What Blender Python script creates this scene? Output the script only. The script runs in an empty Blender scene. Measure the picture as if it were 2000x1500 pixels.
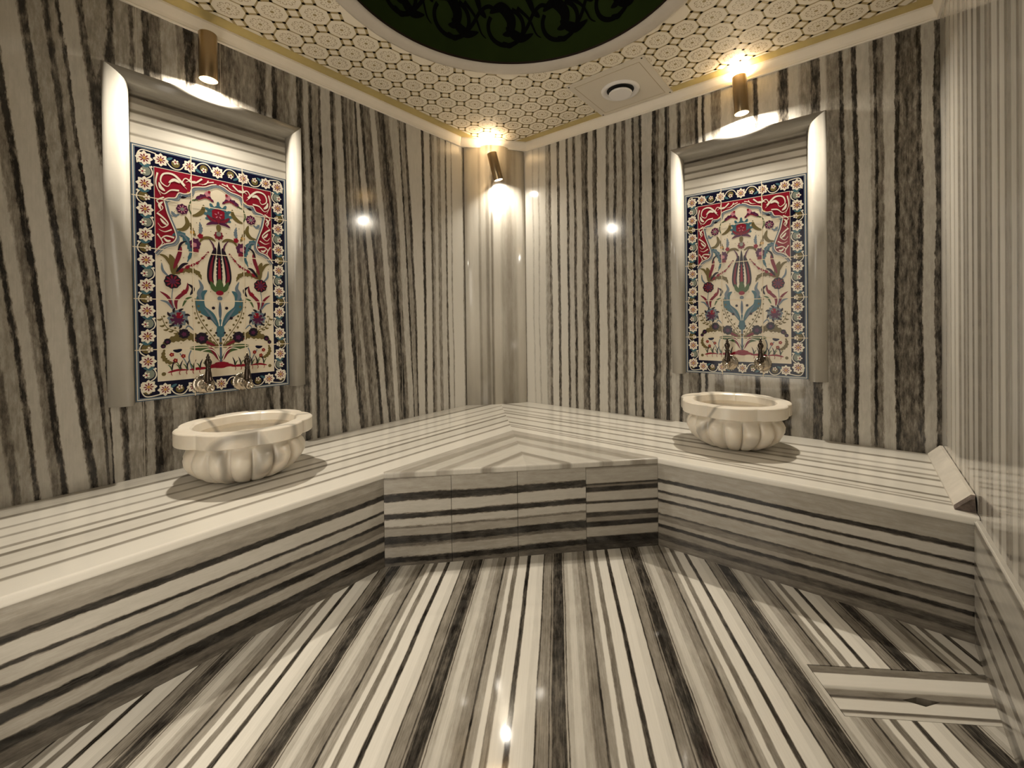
import bpy, bmesh, math, random
from mathutils import Vector, Matrix

# ------------------------------------------------------------------ camera
SC = bpy.context.scene
COL = SC.collection
cam_data = bpy.data.cameras.new('camera')
cam = bpy.data.objects.new('camera', cam_data)
COL.objects.link(cam)
_R = Vector((0.78187301, 0.62329551, -0.01331542))
_U = Vector((0.00531588, 0.01469199, 0.99987794))
_F = Vector((-0.62341506, 0.78184836, -0.0081739))
cam.matrix_world = Matrix(((_R.x, _U.x, -_F.x, 2.3922), (_R.y, _U.y, -_F.y, -2.7707), (_R.z, _U.z, -_F.z, 1.05), (0, 0, 0, 1)))
cam_data.sensor_fit = 'HORIZONTAL'
cam_data.sensor_width = 36.0
cam_data.lens = 843.34 / 2000 * 36
cam_data.shift_x = -4.4 / 2000
cam_data.shift_y = -112.93 / 2000
cam_data.clip_start = 0.02
SC.camera = cam

# ------------------------------------------------------------------ world, exposure
W = bpy.data.worlds.new('world')
SC.world = W
W.use_nodes = True
W.node_tree.nodes['Background'].inputs[0].default_value = (1.0, 0.91, 0.78, 1)   # added soft fill, enters by the unseen doorway
W.node_tree.nodes['Background'].inputs[1].default_value = 3.1
SC.view_settings.view_transform = 'Standard'
SC.view_settings.look = 'None'
SC.view_settings.gamma = 1
SC.view_settings.use_curve_mapping = False
SC.view_settings.exposure = 0.12
WARM = (1.0, 0.92, 0.79)
DOWN_W, UP_W = 20.5, 1.2

# ------------------------------------------------------------------ room numbers (metres)
L = 2.69          # right wall: x 0..L, end wall at x = L
YB = -2.95        # back wall
ZM, ZC = 2.410, 2.477
HB = 0.4125
D = 0.785         # bench depth
E1, E2 = 1.675, 1.655
P1, P2 = 0.377, 0.305
DC = (1.37, -1.46)

# ------------------------------------------------------------------ helpers
def new_obj(name, me, mats, parent=None):
    o = bpy.data.objects.new(name, me)
    COL.objects.link(o)
    for m in (mats if isinstance(mats, (list, tuple)) else [mats]):
        me.materials.append(m)
    if parent: o.parent = parent
    return o
def from_bm(name, bm, mats, parent=None, smooth=False, normals=True):
    me = bpy.data.meshes.new(name)
    if normals: bmesh.ops.recalc_face_normals(bm, faces=bm.faces)
    if smooth:
        for f in bm.faces: f.smooth = True
    bm.to_mesh(me); bm.free()
    return new_obj(name, me, mats, parent)
def tag(o, label=None, cat=None, group=None, kind=None):
    if label: o['label'] = label
    if cat: o['category'] = cat
    if group: o['group'] = group
    if kind: o['kind'] = kind
    return o
def struct(o): o['kind'] = 'structure'; return o
def empty(name, loc, rz=0):
    o = bpy.data.objects.new(name, None)
    o.empty_display_size = 0.05
    COL.objects.link(o); o.location = loc; o.rotation_euler = (0, 0, rz)
    return o
def copy_tree(o, parent=None):
    c = o.copy(); COL.objects.link(c)
    if parent: c.parent = parent
    for ch in list(o.children): copy_tree(ch, c)
    return c
def prism(bm, pts, z0, z1):
    a = [bm.verts.new((p[0], p[1], z0)) for p in pts]
    b = [bm.verts.new((p[0], p[1], z1)) for p in pts]
    n = len(pts)
    bm.faces.new(a[::-1]); bm.faces.new(b)
    for i in range(n): bm.faces.new((a[i], a[(i+1) % n], b[(i+1) % n], b[i]))
    return a, b
def box(bm, x0, y0, z0, x1, y1, z1):
    prism(bm, [(x0, y0), (x1, y0), (x1, y1), (x0, y1)], z0, z1)
def lathe(bm, prof, n=48, mat=None, rfun=None):
    rings = []
    for k, (r, z) in enumerate(prof):
        ring = []
        for i in range(n):
            a = 2*math.pi*i/n
            rr = rfun(a, k, r, z) if rfun else r
            v = Vector((rr*math.cos(a), rr*math.sin(a), z))
            if mat: v = mat @ v
            ring.append(bm.verts.new(v))
        rings.append(ring)
    for a, b in zip(rings, rings[1:]):
        for i in range(n): bm.faces.new((a[i], a[(i+1) % n], b[(i+1) % n], b[i]))
    bm.faces.new(rings[0][::-1]); bm.faces.new(rings[-1])
def frame_mat(origin, zdir, xhint=(0, 0, 1)):
    z = Vector(zdir).normalized(); x = Vector(xhint)
    x = (x - z*x.dot(z)).normalized(); y = z.cross(x)
    o = Vector(origin)
    return Matrix(((x.x, y.x, z.x, o.x), (x.y, y.y, z.y, o.y), (x.z, y.z, z.z, o.z), (0, 0, 0, 1)))

# ------------------------------------------------------------------ materials
class NT:
    def __init__(s, name):
        s.m = bpy.data.materials.new(name); s.m.use_nodes = True
        s.t = s.m.node_tree; s.b = s.t.nodes['Principled BSDF']
    def n(s, typ, **kw):
        nd = s.t.nodes.new(typ)
        for k, v in kw.items(): setattr(nd, k, v)
        return nd
    def link(s, a, b): s.t.links.new(a, b)
    def val(s, sock, v):
        if hasattr(v, 'links') or isinstance(v, bpy.types.NodeSocket): s.link(v, sock)
        else: sock.default_value = v
    def math(s, op, a, b=0.0, c=None, clamp=False):
        nd = s.n('ShaderNodeMath', operation=op, use_clamp=clamp)
        s.val(nd.inputs[0], a); s.val(nd.inputs[1], b)
        if c is not None: s.val(nd.inputs[2], c)
        return nd.outputs[0]
    def dot(s, vec, d):
        nd = s.n('ShaderNodeVectorMath', operation='DOT_PRODUCT')
        s.link(vec, nd.inputs[0]); nd.inputs[1].default_value = d
        return nd.outputs['Value']
    def comb(s, x, y, z=0.0):
        nd = s.n('ShaderNodeCombineXYZ')
        s.val(nd.inputs[0], x); s.val(nd.inputs[1], y); s.val(nd.inputs[2], z)
        return nd.outputs[0]
    def noise(s, vec, scale=1.0, detail=2.0, rough=0.5):
        nd = s.n('ShaderNodeTexNoise'); s.link(vec, nd.inputs['Vector'])
        nd.inputs['Scale'].default_value = scale; nd.inputs['Detail'].default_value = detail
        nd.inputs['Roughness'].default_value = rough
        return nd.outputs[0]
    def ramp(s, fac, stops, interp='LINEAR'):
        nd = s.n('ShaderNodeValToRGB'); cr = nd.color_ramp; cr.interpolation = interp
        stops = sorted(stops, key=lambda q: q[0])
        while len(cr.elements) > 1: cr.elements.remove(cr.elements[-1])
        for i, (p, c) in enumerate(stops):
            e = cr.elements[0] if i == 0 else cr.elements.new(min(1, max(0, p)))
            e.position = min(1, max(0, p))
            e.color = (c, c, c, 1) if not isinstance(c, tuple) else (*c, 1)
        s.val(nd.inputs[0], fac)
        return nd.outputs[0]

def clean(segs):
    segs = sorted((min(a, b), max(a, b), v) for a, b, v in segs)
    out = []
    for a, b, v in segs:
        if out and a < out[-1][1] + 0.0008: a = out[-1][1] + 0.0008
        if b - a < 0.0008: continue
        out.append((a, b, v))
    return out

def stripe_value(nt, s, segs):
    """1D lookup of hand-read vein positions, in chunks of 15 bands"""
    segs = clean(segs); chunks = [segs[i:i+15] for i in range(0, len(segs), 15)]
    res = None
    for ci, ch in enumerate(chunks):
        a, b = ch[0][0], ch[-1][1]
        if ci + 1 < len(chunks): b = chunks[ci+1][0][0]
        f = nt.math('DIVIDE', nt.math('SUBTRACT', s, a), b - a, clamp=True)
        st = []
        for (p, q, v) in ch: st += [((p-a)/(b-a), v), ((q-a)/(b-a), v)]
        if ci + 1 < len(chunks): st.append((1.0, chunks[ci+1][0][2]))
        o = nt.ramp(f, st)
        if res is None: res = o
        else:
            g = nt.math('GREATER_THAN', s, a)
            mx = nt.n('ShaderNodeMix', data_type='FLOAT')
            nt.link(g, mx.inputs[0]); nt.link(res, mx.inputs[2]); nt.link(o, mx.inputs[3])
            res = mx.outputs[0]
    return res

CREAM = (0.74, 0.70, 0.62)
def marble(name, segs, sdir, tdir, wave=0.012, jag=0.004, fine=0.12, period=None, s0=0.0, shear=None,
           seams=(), rough=0.12, wfreq=1.4, sfreq=5.0, speck=0.25, tone=1.0, seamcol=0.45, brown=1.0, fade=.35):
    nt = NT(name)
    tc = nt.n('ShaderNodeTexCoord').outputs['Object']
    s_raw = nt.dot(tc, sdir); t = nt.dot(tc, tdir)
    s = s_raw
    if shear:
        k = stripe_value(nt, s_raw, [(a, b, v*0.5+0.5) for a, b, v in shear])
        k = nt.math('MULTIPLY', nt.math('SUBTRACT', k, 0.5), 2.0)
        s = nt.math('ADD', s, nt.math('MULTIPLY', k, nt.math('SUBTRACT', t, 1.25)))
    w = nt.noise(nt.comb(nt.math('MULTIPLY', s_raw, sfreq), nt.math('MULTIPLY', t, wfreq)), 1.0, 2.0)
    s = nt.math('ADD', s, nt.math('MULTIPLY', nt.math('SUBTRACT', w, 0.5), wave*2))
    j = nt.noise(nt.comb(nt.math('MULTIPLY', s_raw, 130.0), nt.math('MULTIPLY', t, 30.0)), 1.0, 3.0, 0.65)
    s = nt.math('ADD', s, nt.math('MULTIPLY', nt.math('SUBTRACT', j, 0.5), jag*2))
    if period:
        u = nt.math('DIVIDE', nt.math('SUBTRACT', s, s0), period)
        s = nt.math('FRACT', u)
    v = stripe_value(nt, s, segs)
    # fibrous streaks along the vein direction, and mottling that breaks the dark veins
    f1 = nt.noise(nt.comb(nt.math('MULTIPLY', s_raw, 260.0), nt.math('MULTIPLY', t, 4.0)), 1.0, 3.0, 0.6)
    f2 = nt.noise(nt.comb(nt.math('MULTIPLY', s_raw, 60.0), nt.math('MULTIPLY', t, 14.0)), 1.0, 4.0, 0.7)
    inv = nt.math('SUBTRACT', 1.0, v, clamp=True)
    lo = nt.noise(nt.comb(nt.math('MULTIPLY', s_raw, 24.0), nt.math('MULTIPLY', t, 2.6)), 1.0, 3.0, 0.6)
    v = nt.math('ADD', v, nt.math('MULTIPLY', nt.math('MULTIPLY', nt.math('SUBTRACT', lo, 0.5), fade*2), inv))
    v = nt.math('ADD', v, nt.math('MULTIPLY', nt.math('MULTIPLY', nt.math('SUBTRACT', f1, 0.5), fine*2), nt.math('ADD', inv, .22)))
    v = nt.math('ADD', v, nt.math('MULTIPLY', nt.math('MULTIPLY', nt.math('SUBTRACT', f2, 0.5), speck*2.4), inv))
    br = lambda c: tuple(x*tone for x in c)
    col = nt.ramp(v, [(0.0, (0.014, 0.012, 0.010)), (0.15, br((0.045, 0.039, 0.032))), (0.40, br((0.165, 0.143*brown, 0.114*brown))),
                      (0.62, br((0.315, 0.285, 0.236))), (0.85, br((0.56, 0.525, 0.458))), (1.0, br(CREAM))])
    if seams:
        acc = None
        for q in seams:
            g = nt.math('LESS_THAN', nt.math('ABSOLUTE', nt.math('SUBTRACT', s_raw, q)), 0.0011)
            acc = g if acc is None else nt.math('MAXIMUM', acc, g)
        mx = nt.n('ShaderNodeMix', data_type='RGBA')
        nt.link(acc, mx.inputs[0]); nt.link(col, mx.inputs[6])
        mx.inputs[7].default_value = (seamcol, seamcol*.9, seamcol*.75, 1)
        col = mx.outputs[2]
    nt.link(col, nt.b.inputs['Base Color'])
    nt.b.inputs['Roughness'].default_value = rough
    nt.b.inputs['IOR'].default_value = 1.5
    return nt.m

def plain(name, c, rough=0.5, metal=0.0, noise_amt=0.0, scale=20.0, emit=None, es=0.0, ior=1.5):
    nt = NT(name)
    if noise_amt:
        tc = nt.n('ShaderNodeTexCoord').outputs['Object']
        f = nt.noise(tc, scale, 4.0, 0.6)
        a = tuple(x*(1-noise_amt) for x in c); b = tuple(min(1, x*(1+noise_amt)) for x in c)
        nt.link(nt.ramp(f, [(0.3, a), (0.7, b)]), nt.b.inputs['Base Color'])
    else: nt.b.inputs['Base Color'].default_value = (*c, 1)
    nt.b.inputs['Roughness'].default_value = rough
    nt.b.inputs['Metallic'].default_value = metal
    nt.b.inputs['IOR'].default_value = ior
    if emit:
        nt.b.inputs['Emission Color'].default_value = (*emit, 1)
        nt.b.inputs['Emission Strength'].default_value = es
    return nt.m

SEG_L = [[-2.95,-2.93,.5],[-2.92,-2.87,.85],[-2.86,-2.84,.1],[-2.83,-2.77,.8],[-2.76,-2.745,.4],[-2.74,-2.71,.7],[-2.7065,-2.6982,.12],[-2.6911,-2.6656,.85],[-2.6583,-2.6421,.5],[-2.6371,-2.6257,.04],[-2.6193,-2.5666,.9],[-2.5572,-2.5435,.1],[-2.5393,-2.5013,.68],[-2.497,-2.4839,.2],[-2.4766,-2.461,.65],[-2.4569,-2.449,.15],[-2.447,-2.4041,.85],[-2.3958,-2.3832,.15],[-2.3789,-2.3356,.65],[-2.3312,-2.3223,.3],[-2.3179,-2.293,.7],[-2.2898,-2.2676,.15],[-2.2629,-2.2296,.4],[-2.2248,-2.1704,.7],[-2.1653,-2.1422,.5],[-2.1371,-2.1029,.15],[-2.0975,-2.0316,.5],[-2.0175,-1.9653,.42],[-1.9593,-1.9202,.4],[-1.914,-1.8512,.55],[-1.8318,-1.8055,.2],[-1.7922,-1.772,.7],[-1.7638,-1.7501,.05],[-1.7376,-1.6881,.5],[-1.6737,-1.6444,.7],[-1.637,-1.6145,.2],[-1.60,-1.58,.8],[-1.5696,-1.5608,.12],[-1.5549,-1.5191,.6],[-1.5161,-1.507,.18],[-1.5009,-1.4418,.85],[-1.4354,-1.4162,.18],[-1.413,-1.4033,.5],[-1.3968,-1.3572,.82],[-1.3539,-1.3404,.15],[-1.3371,-1.3132,.45],[-1.3098,-1.2926,.7],[-1.2856,-1.2646,.38],[-1.2575,-1.2289,.55],[-1.2253,-1.2108,.08],[-1.2036,-1.1704,.82],[-1.1629,-1.1516,.12],[-1.1441,-1.102,.45],[-1.0943,-1.0629,.88],[-1.055,-1.039,.5],[-1.035,-1.0148,.3],[-1.0107,-.9985,.08],[-.9903,-.9737,.45],[-.9654,-.9275,.82],[-.9232,-.9147,.18],[-.9104,-.8801,.65],[-.8757,-.8625,.22],[-.8581,-.7907,.92],[-.7861,-.7723,.18],[-.7631,-.7161,.92],[-.7114,-.697,.33],[-.6922,-.6778,.65],[-.6729,-.6485,.88],[-.6436,-.6188,.58],[-.6138,-.5734,.88],[-.5683,-.5581,.35],[-.5529,-.5165,.95],[-.5113,-.506,.6],[-.5008,-.3979,1.0],[-.39,0,.6]]
SEG_R = [[0,.30,.6],[.3105,.3764,1],[.3864,.3914,.82],[.3963,.4309,.97],[.4407,.4456,.78],[.4505,.4988,.95],[.5083,.5321,.7],[.5415,.5556,.4],[.5603,.6113,.95],[.6159,.6341,.3],[.6387,.697,.95],[.7015,.7147,.25],[.7191,.7541,.83],[.7585,.7714,.25],[.7801,.8185,.85],[.8269,.8521,.42],[.8604,.8729,.18],[.8812,.914,.85],[.9221,.9343,.4],[.9383,.9504,.18],[.9544,1.0177,.93],[1.0217,1.0372,.38],[1.0411,1.0718,.75],[1.0756,1.0909,.18],[1.0946,1.1322,.75],[1.1359,1.1655,.4],[1.1728,1.2091,.8],[1.2127,1.2235,.12],[1.2271,1.259,.62],[1.2626,1.2766,.08],[1.2801,1.3456,.85],[1.349,1.3659,.12],[1.3726,1.3893,.42],[1.3926,1.4257,.7],[1.4289,1.4485,.12],[1.46,1.50,.8],[1.51,1.52,.2],[1.53,1.555,.7],[1.5656,1.6156,.5],[1.6255,1.6373,.15],[1.6431,1.6625,.85],[1.6654,1.6741,.1],[1.6837,1.7122,.85],[1.7216,1.7634,.5],[1.7699,1.8179,.85],[1.8269,1.8927,.7],[1.897,1.9269,.75],[1.9354,1.9522,.15],[1.9606,2.0503,.85],[2.0661,2.0974,.2],[2.1052,2.1435,.85],[2.1661,2.1995,.6],[2.2068,2.2395,.2],[2.2431,2.2609,.85],[2.2762,2.3186,.55],[2.3227,2.3352,.12],[2.3394,2.3701,.7],[2.3762,2.3903,.08],[2.3943,2.4398,.85],[2.4437,2.4553,.65],[2.4592,2.4669,.08],[2.4707,2.4879,.45],[2.4936,2.531,.8],[2.5347,2.5475,.12],[2.5494,2.6104,.36],[2.6122,2.6262,.18],[2.6314,2.6692,.8],[2.6726,2.6861,.22]]
SEG_E = [[.0437,.1169,.85],[.1311,.145,.65],[.1588,.2384,.8],[.2512,.2638,.55],[.2762,.3366,.95],[.3482,.3598,.55],[.3712,.4267,.95],[.4374,.4793,.5],[.4895,.5294,.95],[.5391,.5583,.45],[.5677,.5956,.7],[.6047,.6226,.42],[.6314,.6828,.88],[.6911,.7075,.35],[.7236,.7626,.85],[.7777,.8144,.32],[.8287,.8768,.75],[.8835,.8966,.4],[.9095,.9348,.58],[.9471,.9593,.3],[.9653,1.0229,.8],[1.034,1.0448,.25],[1.0555,1.0969,.8],[1.1068,1.1167,.3],[1.1264,1.1593,.48],[1.1685,1.2038,.75],[1.2123,1.2208,.35],[1.2332,1.2495,.55],[1.26,1.29,.8]]
SEG_E = [[a, b, .27 + .70*v] for a, b, v in SEG_E]
SEG_E += [[a+1.3, b+1.3, v] for a, b, v in SEG_E]
BTL = [(-.01,.114,.74),(.12,.136,.3),(.151,.231,.95),(.237,.246,.6),(.259,.317,.95),(.327,.337,.6),(.347,.419,.95),(.424,.44,.55),(.447,.482,.95),(.487,.502,.33),(.512,.585,.9),(.589,.602,.45),(.612,.67,.95),(.674,.686,.48),(.698,.82,.97)]
BTR = [(-.008,.149,.9),(.159,.175,.4),(.19,.269,.95),(.279,.296,.62),(.307,.353,.95),(.362,.378,.58),(.388,.414,.9),(.422,.437,.42),(.448,.504,.95),(.512,.526,.5),(.535,.617,.92),(.624,.637,.38),(.645,.672,.92),(.679,.685,.5),(.692,.699,.95),(.705,.716,.55),(.725,.82,.97)]
FL = [(-.02,.005,.3),(.013,.038,.3),(.044,.07,.04),(.074,.107,.65),(.113,.133,.02),(.137,.151,.62),(.155,.18,.42),(.186,.194,.03),(.198,.232,.7),(.236,.243,.05),(.247,.291,.78),(.295,.312,.06),(.316,.345,.55),(.35,.42,.64)]
FR = [(-.02,.005,.35),(.012,.028,.4),(.032,.055,.2),(.061,.084,.5),(.09,.1,.03),(.104,.117,.62),(.121,.14,.42),(.148,.152,.15),(.154,.206,.65),(.212,.22,.06),(.224,.249,.7),(.255,.261,.06),(.265,.296,.75),(.301,.313,.05),(.317,.42,.64)]
FC = [(-.02,.02,.3),(.025,.043,.03),(.05,.085,.62),(.092,.10,.3),(.105,.132,.03),(.137,.165,.6),(.17,.174,.35),(.18,.208,.75),(.214,.232,.04),(.24,.287,.76),(.292,.318,.08),(.325,.38,.66),(.395,.42,.2)]
FC2 = [(-.02,.03,.14),(.034,.06,.01),(.066,.105,.66),(.11,.128,.01),(.134,.15,.5),(.155,.172,.14),(.178,.213,.74),(.217,.223,.06),(.229,.266,.72),(.272,.288,.05),(.292,.298,.4),(.301,.305,.1),(.31,.37,.68),(.39,.42,.2)]
FLOOR = [(0.0,.048,.13),(.056,.062,.7),(.066,.070,.25),(.074,.11,.74),(.12,.17,.85),(.18,.24,.7),(.25,.325,.5),(.332,.34,.12),(.35,.40,.62),(.41,.45,.95),(.457,.50,.45),(.51,.605,.96),(.615,.645,.12),(.655,.74,.97),(.75,.815,.9),(.822,.828,.15),(.835,.915,.5),(.922,.926,.2),(.93,.938,.5),(.948,1.0,.13)]

SH = [(-2.95, -2.45, .09), (-2.40, -1.50, .01), (-1.40, -1.36, .03), (-1.27, -1.08, .09), (-.98, -.90, .05), (-.8, 0, .0)]
M_WALL_L = marble('marble_wall_left', SEG_L, (0, 1, 0), (0, 0, 1), wave=.013, jag=.008, speck=.9, fine=.16, fade=.38, shear=SH,
                  seams=(-2.32, -2.01, -1.31, -.98), tone=.80)
M_WALL_R = marble('marble_wall_right', SEG_R, (1, 0, 0), (0, 0, 1), wave=.017, jag=.008, speck=.9, fine=.16, fade=.36, seams=(.823, 1.168, 1.45, 2.264), tone=.82)
M_WALL_E = marble('marble_wall_end', SEG_E, (0, -1, 0), (0, 0, 1), wave=.002, jag=.002, fine=.14, speck=.25, rough=.10, tone=.86)
BTL = [(a, b, v if v > .8 else v*.7+.24) for a, b, v in BTL]
BTR = [(a, b, v if v > .8 else v*.7+.26) for a, b, v in BTR]
M_TOP_L = marble('marble_bench_top_left', BTL, (1, 0, 0), (0, 1, 0), wave=.004, jag=.0015, fine=.06, speck=.3, rough=.16)
M_TOP_R = marble('marble_bench_top_right', BTR, (0, -1, 0), (1, 0, 0), wave=.004, jag=.0015, fine=.06, speck=.3, rough=.16)
M_FR_L = marble('marble_front_left', FL, (0, 0, 1), (0, 1, 0), wave=.010, jag=.005, speck=.3, fine=.08, rough=.15, fade=.14)
M_FR_R = marble('marble_front_right', FR, (0, 0, 1), (1, 0, 0), wave=.010, jag=.005, speck=.3, fine=.08, rough=.15, fade=.14)
M_FR_C = marble('marble_front_centre', FC, (-.012, -.010, 1), (.7, .7, 0), wave=.013, jag=.007, speck=.3, fine=.08, rough=.15, fade=.14)
M_FR_C2 = marble('marble_front_cut', FC2, (0, 0, 1), (.7, .7, 0), wave=.004, jag=.002, fine=.08, rough=.15, fade=.14)
TH = math.radians(-57)
FN = (-math.sin(TH), math.cos(TH), 0); FD = (math.cos(TH), math.sin(TH), 0)
M_FLOOR = marble('marble_floor', FLOOR, FN, FD, wave=.007, jag=.0022, fine=.26, period=.35, s0=.492, rough=.06, wfreq=1.8, sfreq=2.0, speck=.4)
M_INFILL = marble('marble_infill', [(0,.05,.72),(.06,.10,.62),(.11,.16,.8),(.17,.2,.66),(.22,.30,.85),(.31,.33,.6),(.35,.45,.85),(.47,.6,.78)], (1, 0, 0), (0, 1, 0), wave=.008, jag=.003, fine=.08, rough=.16)
M_INFILL2 = marble('marble_infill_cross', [(0,.05,.72),(.06,.10,.62),(.11,.16,.8),(.17,.2,.66),(.22,.30,.85),(.31,.33,.6),(.35,.45,.8),(.47,.6,.78)], (0, -1, 0), (1, 0, 0), wave=.008, jag=.003, fine=.08, rough=.16)
M_BAND = marble('marble_band', [(-.01,.03,.92),(.035,.04,.62),(.046,.085,.9),(.09,.095,.5),(.10,.125,.85),(.131,.136,.4),(.145,.165,.8),(.17,.19,.55),(.196,.202,.3),(.21,.23,.6)], (0, 0, 1), (.7, .7, 0), wave=.006, jag=.002, fine=.07, rough=.15)
M_PILLAR = marble('marble_pillar', [(-.01,.03,.82),(.045,.06,.86),(.07,.10,.84),(.112,.118,.62),(.13,.155,.76),(.17,.182,.56),(.19,.20,.72),(.205,.211,.5),(.225,.27,.84),(.29,.32,.7),(.34,.36,.6),(.38,.40,.7),(.42,.5,.84)], (.629, .777, 0), (0, 0, 1), wave=.004, jag=.001, fine=.06, speck=.15, rough=.15, wfreq=.8)
M_DRAIN = marble('marble_drain', [(-.05,.028,.42),(.031,.07,.93),(.078,.082,.75),(.088,.103,.5),(.108,.112,.3),(.118,.15,.92),(.153,.158,.3),(.164,.2,.85)], (FD[0], FD[1], 0), (FN[0], FN[1], 0), wave=.004, jag=.001, fine=.06, rough=.2)
M_SKIRT = marble('marble_skirt', [(-.02,.02,.5),(.03,.05,.2),(.06,.10,.75),(.108,.12,.25),(.13,.19,.75),(.195,.203,.2),(.21,.25,.7),(.255,.27,.3),(.28,.37,.8),(.383,.395,.5),(.397,.42,.88)], (0, 0, 1), (0, 1, 0), wave=.006, jag=.002, fine=.10, rough=.15, tone=.85)
M_FRAME = marble('marble_frame', [(-.02,.03,.80),(.04,.09,.74),(.10,.2,.82)], (.2, .2, .02), (0, 0, 1), wave=.02, jag=.002, fine=.05, speck=.1, rough=.22, tone=.82)
M_HEAD = marble('marble_lintel', [(-.02,.02,.5),(.03,.05,.68),(.06,.09,.58),(.1,.2,.7)], (0, 0, 1), (.7, .7, 0), wave=.01, jag=.002, fine=.08, speck=.2, rough=.2, tone=.8)
M_WEDGE = plain('marble_wedge', (.60, .55, .47), .3, noise_amt=.12, scale=14)
M_BREAK = plain('stone_break', (.10, .075, .06), .9, noise_amt=.5, scale=60)
M_GROUT = plain('grout', (.62, .56, .46), .7)
M_COVE = plain('plaster_cornice', (.80, .735, .63), .55, noise_amt=.03, scale=6)
M_GOLD = plain('gold_strip', (.45, .35, .13), .42, noise_amt=.10, scale=8)
M_PAPER = plain('wallpaper', (.76, .685, .55), .6)
M_PLINE = plain('wallpaper_gold', (.36, .275, .13), .5)
M_PFINE = plain('wallpaper_fine', (.42, .33, .20), .5)
M_RING = plain('dome_ring', (.50, .45, .38), .5, noise_amt=.04, scale=10)
M_GREEN = plain('dome_green', (.018, .030, .005), .8, noise_amt=.15, scale=4, ior=1.2)
M_BLACK = plain('dome_scroll', (.001, .001, .001), .9, ior=1.2)
M_LIP = plain('dome_lip', (.02, .008, .004), .6)
M_VENT = plain('vent_plastic', (.62, .56, .46), .4)
M_VENTW = plain('vent_ring', (.74, .71, .68), .3)
M_DARK = plain('dark', (.01, .01, .01), .7)
M_LAMP = plain('lamp_bronze', (.36, .27, .16), .28, metal=1.0)
M_CHROME = plain('tap_metal', (.42, .37, .30), .22, metal=1.0)
M_BRONZE = plain('tap_bronze', (.07, .055, .045), .22, metal=1.0)
M_LENS = plain('lamp_lens', (.9, .9, .9), .3, emit=(.92, .95, 1.0), es=6.0)

def basin_mat():
    nt = NT('basin_marble')
    tc = nt.n('ShaderNodeTexCoord').outputs['Object']
    f = nt.noise(tc, 5.0, 5.0, 0.6)
    w = nt.n('ShaderNodeTexWave'); w.inputs['Scale'].default_value = .9; w.inputs['Distortion'].default_value = 16.0
    w.inputs['Detail'].default_value = 3.0; w.inputs['Detail Scale'].default_value = 1.3
    nt.link(tc, w.inputs['Vector'])
    base = nt.ramp(f, [(.3, (.60, .53, .43)), (.55, (.70, .64, .54)), (.75, (.72, .62, .49))])
    vein = nt.ramp(w.outputs[1], [(0.0, .55), (.03, .78), (.09, 1.0), (1.0, 1.0)])
    mx = nt.n('ShaderNodeMix', data_type='RGBA', blend_type='MULTIPLY'); mx.inputs[0].default_value = 1.0
    nt.link(base, mx.inputs[6]); nt.link(vein, mx.inputs[7])
    nt.link(mx.outputs[2], nt.b.inputs['Base Color'])
    nt.b.inputs['Roughness'].default_value = .3
    nt.b.inputs['Subsurface Weight'].default_value = .15
    nt.b.inputs['Subsurface Radius'].default_value = (.03, .02, .012)
    return nt.m
M_BASIN = basin_mat()

# ------------------------------------------------------------------ room shell
T = .12
# floor surface with a pocket for the drain slab
def nd(n, d): return (FN[0]*n + FD[0]*d, FN[1]*n + FD[1]*d)
d_top = FD[0]*2.263 + FD[1]*(-1.205); d_bot = FD[0]*2.348 + FD[1]*(-1.358)
n_left = FN[0]*2.263 + FN[1]*(-1.205); 
def line_x(n0, d0, x):      # point on the line through (n0,d0) along +FN that meets x
    p = nd(n0, d0); k = (x - p[0]) / FN[0]
    return (x, p[1] + FN[1]*k)
pA = nd(n_left, d_top); pB = line_x(n_left, d_top, L); pC = line_x(n_left, d_bot, L); pD = nd(n_left, d_bot)
bm = bmesh.new()
outer = [(-T, YB-T), (L+T, YB-T), (L+T, T), (-T, T)]
# two prisms around the pocket
prism(bm, [(L, YB-T), (L, pC[1]), pD, (pD[0]-.0, pD[1]), pA, pB, (L, T), (-T, T), (-T, YB-T)][:3] + [pA, pB, (L, T), (-T, T), (-T, YB-T)], -.05, 0)
prism(bm, [pA, pD, pC, pB], -.05, -.022)
struct(from_bm('floor', bm, M_FLOOR))

# drain slab with its square hole
hole = [(2.481, -1.193), (2.512, -1.158), (2.561, -1.142), (2.529, -1.183)]
bm = bmesh.new()
g = .0025
dvec = Vector(FD[:2]); nvec = Vector(FN[:2])
o4 = [Vector(pA)+dvec*g+nvec*g, Vector(pB)+dvec*g-Vector((.004, .0026)), Vector(pC)-dvec*g-Vector((.004, .0026)), Vector(pD)-dvec*g+nvec*g]
h4 = [hole[1], hole[2], hole[3], hole[0]]
def ringz(z0, z1):
    vo = [[bm.verts.new((p[0], p[1], z)) for p in o4] for z in (z0, z1)]
    vh = [[bm.verts.new((p[0], p[1], z)) for p in h4] for z in (z0, z1)]
    for i in range(4):
        j = (i+1) % 4
        bm.faces.new((vo[0][i], vo[0][j], vo[1][j], vo[1][i])); bm.faces.new((vh[0][i], vh[0][j], vh[1][j], vh[1][i]))
        for k in (0, 1): bm.faces.new((vo[k][i], vo[k][j], vh[k][j], vh[k][i]))
ringz(-.0195, -.001)
dr = from_bm('drain_cover', bm, M_DRAIN)
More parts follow.
